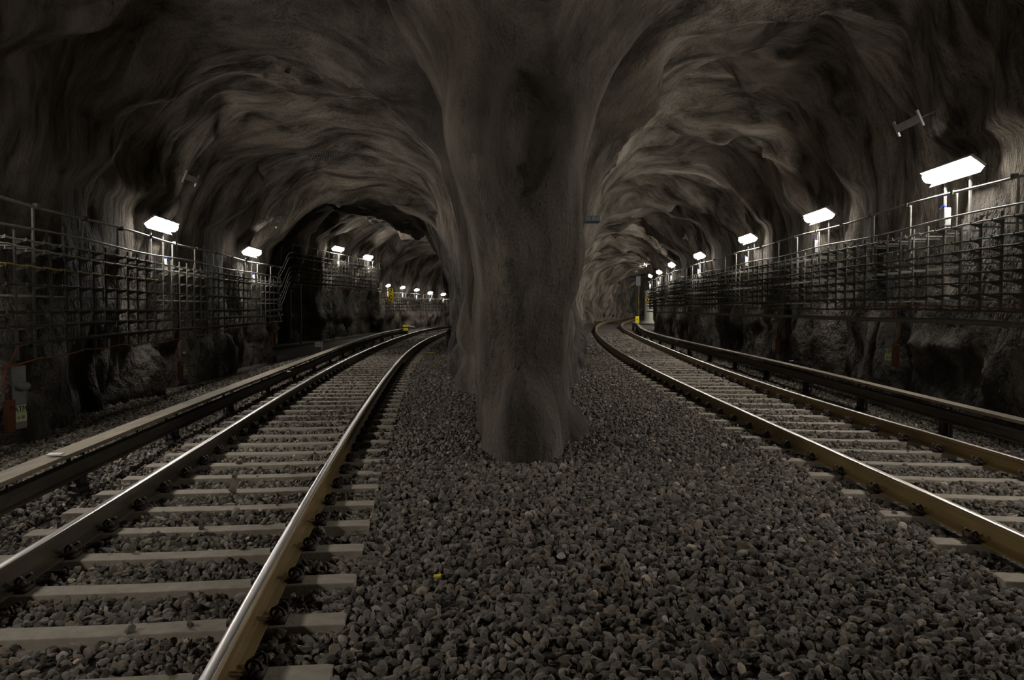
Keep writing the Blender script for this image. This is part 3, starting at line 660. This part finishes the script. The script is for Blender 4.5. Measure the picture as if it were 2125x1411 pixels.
def rack(cv, y0, y1, sp, arms, zoff, sg, side, lamps, ndetail, group, z_extra=(-.2, .12)):
    z0, z1 = min(arms) + z_extra[0], max(arms) + z_extra[1]
    up = upright_mb(z0, z1, None, sg).build('cable_bracket', M['rack']); am = arm_mb(sg).build('arm', M['rack'])
    fr = upright_mb(z0, z1, arms, sg).build('cable_bracket', M['rack'])
    for j in range(1, 15 if ndetail else 1):      # a few more before the photo edge
        yb = y0 - j * sp; o = fr.copy(); C.objects.link(o); o.location = (float(cv(yb)), yb, zoff(yb)); o.rotation_euler = (0, 0, -heading(cv, yb))
        tag(o, f'hooked steel cable bracket on the {side}, before the photo edge', 'cable bracket', group)
    y = y0; n = 0; cnt = {}
    while y < y1:
        x = float(cv(y)) ; hd = heading(cv, y)
        if n < ndetail:
            o = up.copy(); C.objects.link(o)
            for z in arms: a = am.copy(); C.objects.link(a); a.parent = o; a.location = (0, 0, z)
        else: o = fr.copy(); C.objects.link(o)
        o.location = (x, y, zoff(y)); o.rotation_euler = (0, 0, -hd)
        past = [l for l in lamps if l < y]; k = len(past); cnt[k] = cnt.get(k, 0) + 1
        if y < 24 and cnt[k] <= 24:
            if k == 0: lab = f'hooked steel cable bracket on the {side}, {ORD[cnt[k]-1] if cnt[k] > 1 else "first"} from the photo edge'
            else: lab = f'hooked steel cable bracket on the {side}, {ORD[cnt[k]-1] if cnt[k] > 1 else "first"} beyond the {ORD[k-1]} lamp'
        elif k == 0 or not lamps: lab = f'thin steel cable bracket in the lattice of the {side}'
        else: lab = f'thin steel cable bracket on the {side}, in the lattice beyond the {ORD[min(k, len(ORD))-1]} lamp'
        tag(o, lab, 'cable bracket', group)
        y += sp * (1 + .03 * math.sin(n * 2.3)); n += 1
    for t in (up, am, fr): bpy.data.objects.remove(t)
def zR(y): return .35 * float(np.clip((y - 12) / 40, 0, 1)) * 0
rack(GR, 8.9, 51, .48, ARM_R, lambda y: 0., -1, 'right wall', [l[1] for l in lampsR], 22, 'cable brackets on the right wall')
rack(GL, 8.6, 25.3, .47, ARM_L, lambda y: 0., 1, 'left wall', [l[1] for l in lampsL[:2]], 20, 'cable brackets on the left wall')
ARM_N = [3.95, 3.75, 3.55, 3.35, 3.15, 2.95, 2.75]
rack(GN, 33.6, 47.4, .5, ARM_N, lambda y: 0., 1, 'raised rack over the side opening', [], 0, 'cable brackets of the raised rack')
ARM_F = [2.3, 2.1, 1.9, 1.7, 1.5]
rack(GF, 48.2, 62, .5, ARM_F, lambda y: 0., 1, 'far wall of the left tunnel', [], 0, 'cable brackets deep in the left tunnel')
# ------------------------------------------------------------------ cables: each runs the length of its wall
def cable(cv, y0, y1, zf, r, m, lab, dx=0., seed=0, group=None, sag=.012, sp=.48, name='cable', n=6, pre=None, post=None):
    rr = random.Random(seed); ph = rr.random() * 6; pts = list(pre or []); y = y0
    while y <= y1:
        hd = heading(cv, y); z = zf(y) - sag * abs(math.sin(PI * (y - y0) / sp)) + .008 * math.sin(y * .9 + ph)
        x = float(cv(y)) + dx + .008 * math.sin(y * 1.7 + ph); pts.append((x, y, z)); y += sp / 4 if y < 16 else sp / 2 if y < 30 else sp
    pts += list(post or [])
    mb = MB(); mb.tube(pts, r, n); o = mb.build(name, m, smooth=True); tag(o, lab, 'cable', group); return o
def row(pairs):            # height of a line through (Y, z) pairs
    a = np.array(pairs); return lambda y: float(np.interp(y, a[:, 0], a[:, 1]))
RC = [(2.76, .013, 'gcable', 'bright grey cable on the topmost arms'), (2.54, .013, 'greencable', 'green cable on the second arms'), (2.39, .016, 'cable', 'dark cable on the third arms'),
      (2.28, .015, 'cable', 'dark cable on the fourth arms'), (2.09, .019, 'cable', 'thicker dark cable on the fifth arms'), (1.95, .016, 'cable', 'dark cable on the sixth arms'), (1.78, .019, 'cable', 'thicker dark cable on the lowest arms')]
for i, (z, r, m, t) in enumerate(RC): cable(GR, 1.5, 51.5, lambda y, z=z: z + r + .004, r, M[m], t + ' of the right wall rack', dx=-.07 - .02 * (i % 3), seed=i, group='cables on the right wall')
cable(GR, 1.5, 51.5, lambda y: 2.80, .009, M['gcable'], 'thin pale cable beside the topmost grey cable of the right wall rack', dx=-.03, seed=21, group='cables on the right wall', sag=.03)
cable(GR, 1.5, 15.5, lambda y: 1.64 + .03 * math.sin(y * .6), .012, M['orange'], 'orange cable below the right wall rack', dx=-.08, seed=9, group='cables on the right wall')
cable(GR, 1.5, 51.5, lambda y: 1.43 - .008 * abs(y - 11) * (y < 11), .04, M['rack'], 'thick dark pipe running along the right wall below the rack', dx=-.08, seed=10, group='cables on the right wall', sag=0, name='pipe', n=10)
cable(GR, 1.5, 40, lambda y: 1.60 + .004 * (y - 11), .018, M['cable'], 'dark cable just above the thick pipe on the right wall', dx=-.11, seed=11, group='cables on the right wall')
# left wall, the cables climb over the side opening
def climb(z, k):
    zt = ARM_N[k] if k < len(ARM_N) else 2.6
    a = (float(GL(25.3)) + .08, 25.3, z); x1, y1 = float(GN(33.6)) + .08, 33.6
    return [(-7.75, 26.4, z + (zt - z) * .2), (-8.25, 28.8, z + (zt - z) * .5), (-8.8, 31.3, z + (zt - z) * .85), (x1 - .03, 33., zt - .02), (x1, 33.6, zt + .015)] + [(float(GN(y)) + .08, y, zt + .015) for y in np.arange(34.2, 47.4, .6)]
LC = [(2.44, .013, 'gcable', 'bright grey cable on the topmost arms'), (2.31, .014, 'gcable', 'second pale cable on the arms'), (2.12, .012, 'yellowcable', 'thin yellow cable on the third arms'),
      (1.9, .016, 'cable', 'dark cable on the fourth arms'), (1.57, .019, 'cable', 'thicker dark cable on the fifth arms'), (1.4, .016, 'cable', 'dark cable on the sixth arms'), (1.2, .019, 'cable', 'thicker dark cable on the lowest arms')]
for i, (z, r, m, t) in enumerate(LC):
    yy1 = 14.5 if m == 'yellowcable' else 25.2
    cable(GL, 1.5, yy1, lambda y, z=z, i=i: z + r + .004 + (.06 * (1 if y < 12 else 0) * (12 - y) * .2 if i in (1,) else 0), r, M[m], t + ' of the left wall rack', dx=.07 + .02 * (i % 3), seed=30 + i, group='cables on the left wall', post=None if m == 'yellowcable' else climb(z, i))
cable(GL, 1.5, 25.2, lambda y: 1.05 + .012 * (y - 15) + .03 * math.sin(y * .7), .012, M['orange'], 'orange cable drooping below the left wall rack', dx=.07, seed=50, group='cables on the left wall', sag=.03, sp=1.4)
cable(GN, 33.6, 47.4, lambda y: 2.62, .02, M['orange'], 'dull reddish cable along the bottom of the raised rack', dx=.06, seed=51, group='cables on the raised rack', sag=.0)
for i, z in enumerate(ARM_F): cable(GF, 47.8, 62.5, lambda y, z=z: z + .02, .016, M['gcable' if i == 0 else 'cable'], ['pale cable on the top arms', 'dark cable on the second arms', 'dark cable on the third arms', 'dark cable on the fourth arms', 'dark cable on the lowest arms'][i] + ' deep in the left tunnel', dx=.08, seed=60 + i, group='cables deep in the left tunnel')
# ------------------------------------------------------------------ pipe rails on posts above the racks
def pipe_rail(cv, y0, y1, zt, zm, zfoot, sp, sg, lab, phase=0., r=.02, mid_from=None, ps=None):
    e = empty('pipe_rail', (float(cv(y0)), y0, zfoot)); tag(e, lab, 'pipe rail', 'pipe rails above the racks'); o = e.location
    yy = list(np.arange(y0, y1, .35)) + [y1]
    def pl(z, w, s): return [(float(cv(y)) + w - o.x, y - o.y, z + .018 * math.sin(y * 1.1 + s) - o.z) for y in yy]
    mb = MB(); mb.tube(pl(zt, sg * .05, 0), r, 8); mb.build('top_pipe', M['galv'], e, smooth=True)
    if zm: mb = MB(); mb.tube(pl(zm, sg * .05, 2), r * .75, 8); mb.build('middle_pipe', M['galv'], e, smooth=True)
    y = y0 + phase
    while y < y1:
        mb = MB(); x = float(cv(y)); mb.bar((x - o.x, y - o.y, 0), (x - o.x, y - o.y, zt - o.z), .035, .02)
        mb.build('post', M['galv'], e)
        mb = MB(); mb.box((x + sg * .05 - o.x, y - o.y, zt - o.z), (.06, .07, .06)); mb.build('pipe_clamp', M['rack'], e)
        y += sp
pipe_rail(GR, 2., 50.8, 3.27, 2.91, 2.4, 1.42, -1, 'pale pipe rail on thin posts along the top of the right wall rack', .9)
pipe_rail(GL, 2., 25.2, 2.90, 2.60, 2.2, 1.42, 1, 'pale pipe rail on thin posts along the top of the left wall rack', .9)
pipe_rail(GN, 33.6, 47.3, 4.30, None, 3.9, 1.5, 1, 'pipe rail on posts along the top of the raised rack', .0, r=.018)
pipe_rail(GF, 48.2, 62.2, 2.62, None, 2.3, 1.6, 1, 'thin pipe rail along the far wall of the left tunnel', .0, r=.014)
# ------------------------------------------------------------------ frame and dark opening below the raised rack
x, y, z = ground_pt(613, 713); e = empty('support_gantry', (x, y, z)); tag(e, 'tall narrow grey steel frame standing under the raised rack', 'gantry')
for s in (-.22, .22): mb = MB(); mb.bar((s, 0, 0), (s, 0, 2.55), .10, .08); mb.build('upright', M['grey'], e)
for h in (.15, 2.35): mb = MB(); mb.bar((-.22, 0, h), (.22, 0, h), .06, .06); mb.build('crossbar', M['grey'], e)
# small board "1+5" by the left track
def text(s, size, m, parent, loc, rot, name, depth=.003, align='CENTER'):
    c = bpy.data.curves.new(name, 'FONT'); c.body = s; c.size = size; c.extrude = depth; c.align_x = align; c.align_y = 'CENTER'
    t = bpy.data.objects.new(name, c); C.objects.link(t); bpy.context.view_layer.update()
    me = bpy.data.meshes.new_from_object(t.evaluated_get(bpy.context.evaluated_depsgraph_get())); bpy.data.objects.remove(t)
    me.materials.clear(); me.materials.append(m); o = bpy.data.objects.new(name, me); C.objects.link(o); o.parent = parent; o.location = loc; o.rotation_euler = rot; return o
x, y, z = ground_pt(668, 727); e = empty('marker_board', (x, y, z)); tag(e, 'small white board reading 1+5 on a short white post beside the left track', 'sign')
mb = MB(); mb.box((0, 0, .15), (.03, .03, .34)); mb.build('post', M['white'], e)
mb = MB(); mb.box((-.14, 0, .22), (.26, .02, .17)); mb.build('board', M['white'], e); text('1+5', .16, M['black'], e, (-.14, -.012, .22), (PI / 2, 0, 0), 'lettering')
# yellow sign on the far left wall
x, y = on(806, GF, 47.6, 62.5); x += .25; y -= .6; zc = zat(612, y); hd = .15
e = empty('speed_sign', (x, y, zc - .4)); e.rotation_euler = (0, 0, hd); tag(e, 'tall yellow sign reading 70 below the leftmost of the far lamps', 'sign')
mb = MB(); mb.box((0, 0, .4), (.3, .02, .78)); mb.build('plate', M['yellow'], e, bevel=.01)
for s, h in (('7', .6), ('0', .22)): text(s, .42, M['black'], e, (0, -.014, h), (PI / 2, 0, 0), 'numeral')
# yellow end post of the left power rail
x, y, z = ground_pt(846, 695); e = empty('yellow_marker', (x - .1, y, z)); tag(e, 'small yellow and black marker at the far end of the left power rail', 'marker')
mb = MB(); mb.box((0, 0, .3), (.26, .12, .16)); mb.box((.0, 0, .48), (.3, .14, .10)); mb.build('yellow_cap', M['brightyellow'], e, bevel=.01)
mb = MB(); mb.box((0, 0, .1), (.2, .1, .26)); mb.box((0, .02, .40), (.27, .1, .05)); mb.build('base', M['black'], e)
mb = MB(); mb.bar((.1, 0, .5), (.5, -.1, .42), .05); mb.build('lever', M['white'], e)
# yellow box and pole at the end of the right power rail
x, y, z = ground_pt(1322, 675); e = empty('yellow_marker', (x, y, z)); tag(e, 'bright yellow box at the far end of the right power rail', 'marker')
mb = MB(); mb.box((0, 0, .42), (.28, .14, .48)); mb.build('box_body', M['brightyellow'], e, bevel=.01); mb = MB(); mb.box((0, 0, .1), (.2, .1, .2)); mb.build('foot', M['black'], e)
text('A', .22, M['black'], e, (0, -.072, .42), (PI / 2, 0, 0), 'symbol')
x, y, z = ground_pt(1325, 668); e = empty('signal_board', (x, y, z)); tag(e, 'thin yellow-striped pole with a grey board on top in the far right bend', 'signal board')
mb = MB(); mb.tube([(0, 0, 0), (0, 0, 3.1)], .035, 8); mb.build('pole', M['board'], e)
for k in range(4): mb = MB(); mb.tube([(0, 0, 1.5 + k * .16), (0, 0, 1.58 + k * .16)], .04, 8); mb.build('yellow_band', M['yellow'], e)
mb = MB(); mb.box((-.05, -.05, 3.5), (.38, .04, .8)); mb.build('board', M['bluegrey'], e)
# pale column against the right wall
x, y, z = ground_pt(1346, 671); x1 = x
e = empty('column', (x, y, z)); tag(e, 'pale grey column with a yellow and black striped band, right tunnel bend', 'column')
mb = MB(); mb.lathe((0, 0, 0), [(.62, 0), (.6, .12), (.40, .18), (.36, .3), (.34, 2.45), (.36, 2.5), (.36, 2.62)], 20); mb.build('shaft', M['cream'], e, smooth=False)
mb = MB(); mb.lathe((0, 0, 1.62), [(.345, 0), (.347, .01), (.347, .34), (.345, .35)], 20); mb.build('yellow_band', M['yellow'], e)
for k in range(8):
    a0 = -PI + k * PI / 4; mb = MB(); mb.bar((.352 * math.cos(a0), .352 * math.sin(a0), 1.63), (.352 * math.cos(a0 + .45), .352 * math.sin(a0 + .45), 1.96), .07, .012, side=(math.cos(a0 + .2), math.sin(a0 + .2), 0)); mb.build('black_stripe', M['black'], e)
# red-orange pieces and low dark box on the floor of the right tunnel
for (px, py, l) in ((1200, 671, 'left of two'), (1211, 672, 'right of two')):
    x, y, z = ground_pt(px, py); mb = MB(); mb.box((0, 0, .03), (.5, .16, .08), .1); mb.box((.05, .03, .07), (.3, .1, .04), .3)
    o = mb.build('marker_block', M['redorange'], origin=None, bevel=.01); o.location = (x, y, z); tag(o, f'red-orange block lying on gravel left of the right track, {l}', 'block', 'red-orange blocks on the gravel')
x, y, z = ground_pt(1271, 673); o = MB(); o.box((0, 0, .06), (.75, .5, .12)); o.box((-.1, 0, .13), (.3, .4, .04)); o = o.build('track_magnet', M['black'], bevel=.02); o.location = (x, y, z + .01); tag(o, 'low dark box lying between the rails in the far right bend', 'box')
# blue-grey duct end right of the pillar
p, d = march(1232, 456, 14.); print('DUCT', p); q = p - d * .9; mb = MB(); k_ = p.y / 26; mb.box((0, 0, 0), (.8 * k_, .5, .16 * k_)); mb.box((0.1, -.26, 0), (.02, .02, .17 * k_)); mb.box((0, -.26, .075 * k_), (.8 * k_, .02, .02)); o = mb.build('steel_duct', M['bluegrey'], bevel=.01); o.location = q + Vector((-.22 * k_, 0, 0)); tag(o, 'blue-grey steel duct under the vault just right of the pillar', 'duct')
# ------------------------------------------------------------------ small I-shaped brackets on the vault
def vault_bracket(px, py, L, ang, lab):
    p, d = march(px, py); n = []
    e_ = .05
    for ax in range(3):
        a = [np.array([c]) for c in p]; b = [np.array([c]) for c in p]; a[ax] = a[ax] + e_; b[ax] = b[ax] - e_
        n.append(float(rock(*a, False)[0] - rock(*b, False)[0]))
    nrm = Vector(n).normalized() * -1
    X = Vector((1, 0, 0)); X = Vector((math.cos(ang), 0, math.sin(ang))); X = (X + Vector((0, .9, 0)) * (0 if abs(ang) > 9 else 0)); X = Vector((0.02, 1, 0)); X = (X - nrm * X.dot(nrm)).normalized(); Yv = nrm.cross(X)
    loc = p + nrm * .32; mb = MB(); mb.frame((0, 0, 0), X, Yv, nrm, L / 2, .055, .012)
    for s in (-1, 1): mb.frame(X * (s * L / 2), X, Yv, nrm, .02, .12, .014)
    o = mb.build('ceiling_bracket', M['housing']); o.location = loc; tag(o, lab, 'bracket', 'brackets hanging on the vault')
    mb = MB(); [mb.bar(X * (s * L * .4), X * (s * L * .4) + nrm * -.45, .015) for s in (-1, 1)]; mb.build('hanger', M['rack'], o)
vault_bracket(363, 357, .72, -.75, 'small I-shaped metal plate on the dark vault above the nearest left lamp')
vault_bracket(547, 453, .72, -.75, 'small I-shaped metal plate on the vault above the second left lamp')
vault_bracket(1926, 238, .72, .45, 'large I-shaped metal plate on the dark vault above the nearest right lamp')
vault_bracket(1436, 487, .8, .3, 'small metal plate on the vault left of the third right lamp')
vault_bracket(1378, 510, .8, .3, 'small metal plate on the vault above the fifth right lamp')
vault_bracket(1355, 530, .8, .3, 'tiny metal plate on the vault above the sixth right lamp')
# ------------------------------------------------------------------ wire mesh fixed under the vault
def wire_patch(top, bot, nv, lab):
    mb = MB(); rows = 4; G = []
    for k in range(nv + 1):
        t = k / nv; tx = np.interp(t, np.linspace(0, 1, len(top)), [p[0] for p in top]); ty = np.interp(t, np.linspace(0, 1, len(top)), [p[1] for p in top])
        bx = np.interp(t, np.linspace(0, 1, len(bot)), [p[0] for p in bot]); by = np.interp(t, np.linspace(0, 1, len(bot)), [p[1] for p in bot])
        col = []
        for r in range(rows + 1):
            p, d = march(tx + (bx - tx) * r / rows, ty + (by - ty) * r / rows); col.append(p - d * .08)
        G.append(col); mb.tube(col, .006, 4)
    for r in range(rows + 1): mb.tube([c[r] for c in G], .004, 4)
    o = mb.build('wire_mesh', M['wire']); tag(o, lab, 'wire mesh', 'wire mesh patches on the vault')
wire_patch([(600, 322), (650, 316), (700, 314), (745, 322), (780, 338)], [(585, 345), (640, 338), (700, 332), (745, 337), (775, 347)], 42, 'strip of wire mesh across the left vault, closer to the camera')
wire_patch([(765, 462), (800, 456), (845, 462)], [(775, 470), (805, 482), (850, 474)], 36, 'patch of fine wire mesh on the deeper vault of the left tunnel')
# ------------------------------------------------------------------ alarm units low on the walls
def alarm(cvv, px, py, sgn, lab, y0, y1, s=1., off=.0):
    x, y = on(px, cvv, y0, y1); z = zat(py, y); hd = heading(cvv, y)
    e = empty('alarm_unit', (x, y, z - .38)); e.rotation_euler = (0, 0, (-hd - .25) if sgn > 0 else (PI - hd + .25)); tag(e, lab, 'alarm unit', 'alarm units low on the rock walls')
    # local +x faces the track, y runs along the wall
    mb = MB(); mb.frame((0, 0, .38), Vector((1, 0, 0)), Vector((0, 1, 0)), Vector((0, 0, 1)), .01, .11, .38); mb.build('back_plate', M['grey'], e, bevel=.004)
    mb = MB(); mb.lathe((.05, .0, .46), [(.03, 0), (.07, .02), (.088, .06), (.075, .09), (.03, .11)], 16); mb.build('dome', M['grey'], e, smooth=True)['label'] = 'grey dome'
    mb = MB(); mb.frame((.013, 0, .235), Vector((1, 0, 0)), Vector((0, 1, 0)), Vector((0, 0, 1)), .003, .10, .05); mb.build('green_label', M['labelgreen'], e)
    mb = MB(); mb.frame((.013, 0, .135), Vector((1, 0, 0)), Vector((0, 1, 0)), Vector((0, 0, 1)), .003, .10, .048); mb.build('yellow_label', M['labelyellow'], e)
    text('ATM', .10, M['black'], e, (.018, 0, .235), (PI / 2, 0, PI / 2), 'lettering', .001); text('16 30', .055, M['black'], e, (.018, 0, .135), (PI / 2, 0, PI / 2), 'digits', .001)
    q = -sgn
    mb = MB(); mb.frame((.03, q * .19, .18), Vector((1, 0, 0)), Vector((0, 1, 0)), Vector((0, 0, 1)), .03, .065, .19); mb.tube([(.06, q * .19, .30), (.085, q * .19, .30)], .03, 10); mb.build('orange_handset_box', M['orangebox'], e, bevel=.01)['label'] = 'orange box'
    mb = MB(); mb.tube([(.03, q * .19, .36), (.05, q * .30, .5), (.04, q * .26, .72), (.02, q * .1, .88), (.02, q * .04, 1.0)], .011, 8); mb.build('orange_hose', M['orange'], e, smooth=True)['label'] = 'orange hose'
alarm(GL, 36, 825, 1, 'grey domed alarm unit with green label, low on left wall at photo edge', 7, 12)
alarm(GL, 381, 748, 1, 'alarm unit with orange hose low on the left wall below the nearest lamp', 12, 20)
alarm(GL, 572, 690, 1, 'small grey domed unit on the end of the left wall beside the side opening', 22, 26)
alarm(GR, 1847, 712, -1, 'alarm unit with orange box on the right wall between the two nearest lamps', 10, 18)
alarm(GR, 1608, 700, -1, 'reddish alarm unit on the right wall below the third lamp', 17, 26)
# scraps lying on the cover boards and on the gravel
def scrap(px, py, zz, size, m, lab, name='paper_scrap', cat='scrap'):
    x, y, z = ground_pt(px, py, zz); mb = MB(); a = size
    mb.add([(-a, -a * .4, 0), (a * .9, -a * .5, .004), (a, a * .5, .01), (0, a * .7, .004), (-a * .8, a * .5, .006), (-a, -a * .4, .008), (a * .9, -a * .5, .012), (a, a * .5, .018), (0, a * .7, .012), (-a * .8, a * .5, .014)],
           [(4, 3, 2, 1, 0), (5, 6, 7, 8, 9), (0, 1, 6, 5), (1, 2, 7, 6), (2, 3, 8, 7), (3, 4, 9, 8), (4, 0, 5, 9)])
    o = mb.build(name, m); o.location = (x, y, z + .004); tag(o, lab, cat)
scrap(108, 947, .34, .07, M['white'], 'pale flat scrap lying on the board of the left power rail')
scrap(598, 772, .34, .035, M['white'], 'pale stone chip on the far part of the left power rail board', 'stone_chip', 'stone')
scrap(1643, 750, .43, .05, M['white'], 'pale stone chip on the board of the right power rail', 'stone_chip', 'stone')
scrap(905, 1206, .03, .022, M['yellow'], 'small yellow flake lying on the ballast in the foreground', 'yellow_flake', 'flake')
scrap(1405, 985, .03, .035, M['board'], 'dry brown leaf on the ballast right of the pillar', 'dry_leaf', 'leaf')
x, y, z = ground_pt(895, 733, .05); mb = MB(); mb.tube([(-.3, 0, 0), (-.1, .05, .02), (.05, -.02, .015), (.2, .1, .04), (.26, .3, .03)], .012, 6); mb.tube([(.05, -.02, .015), (.18, -.05, .05)], .008, 5)
o = mb.build('yellow_strap', M['yellowcable']); o.location = (x, y, z); tag(o, 'crumpled yellow strap on the gravel left of the pillar', 'strap')
x, y, z = ground_pt(1680, 872, .02); mb = MB(); mb.tube([(-.05, .2, 0.02), (.0, 0, .03), (.1, -.12, .02)], .01, 6); mb.tube([(0, 0, .03), (.1, .02, .04)], .007, 5)
o = mb.build('pale_twig', M['board']); o.location = (x, y, z); tag(o, 'short pale twig lying between the rails of the right track', 'twig')
# ------------------------------------------------------------------ light
w = bpy.data.worlds.new('world'); sc.world = w; w.use_nodes = True
w.node_tree.nodes['Background'].inputs[0].default_value = (.9, .93, 1, 1); w.node_tree.nodes['Background'].inputs[1].default_value = .003
sc.cycles.max_bounces = 4; sc.cycles.diffuse_bounces = 2; sc.cycles.adaptive_threshold = .06; sc.cycles.use_denoising = True; sc.cycles.sample_clamp_indirect = 4
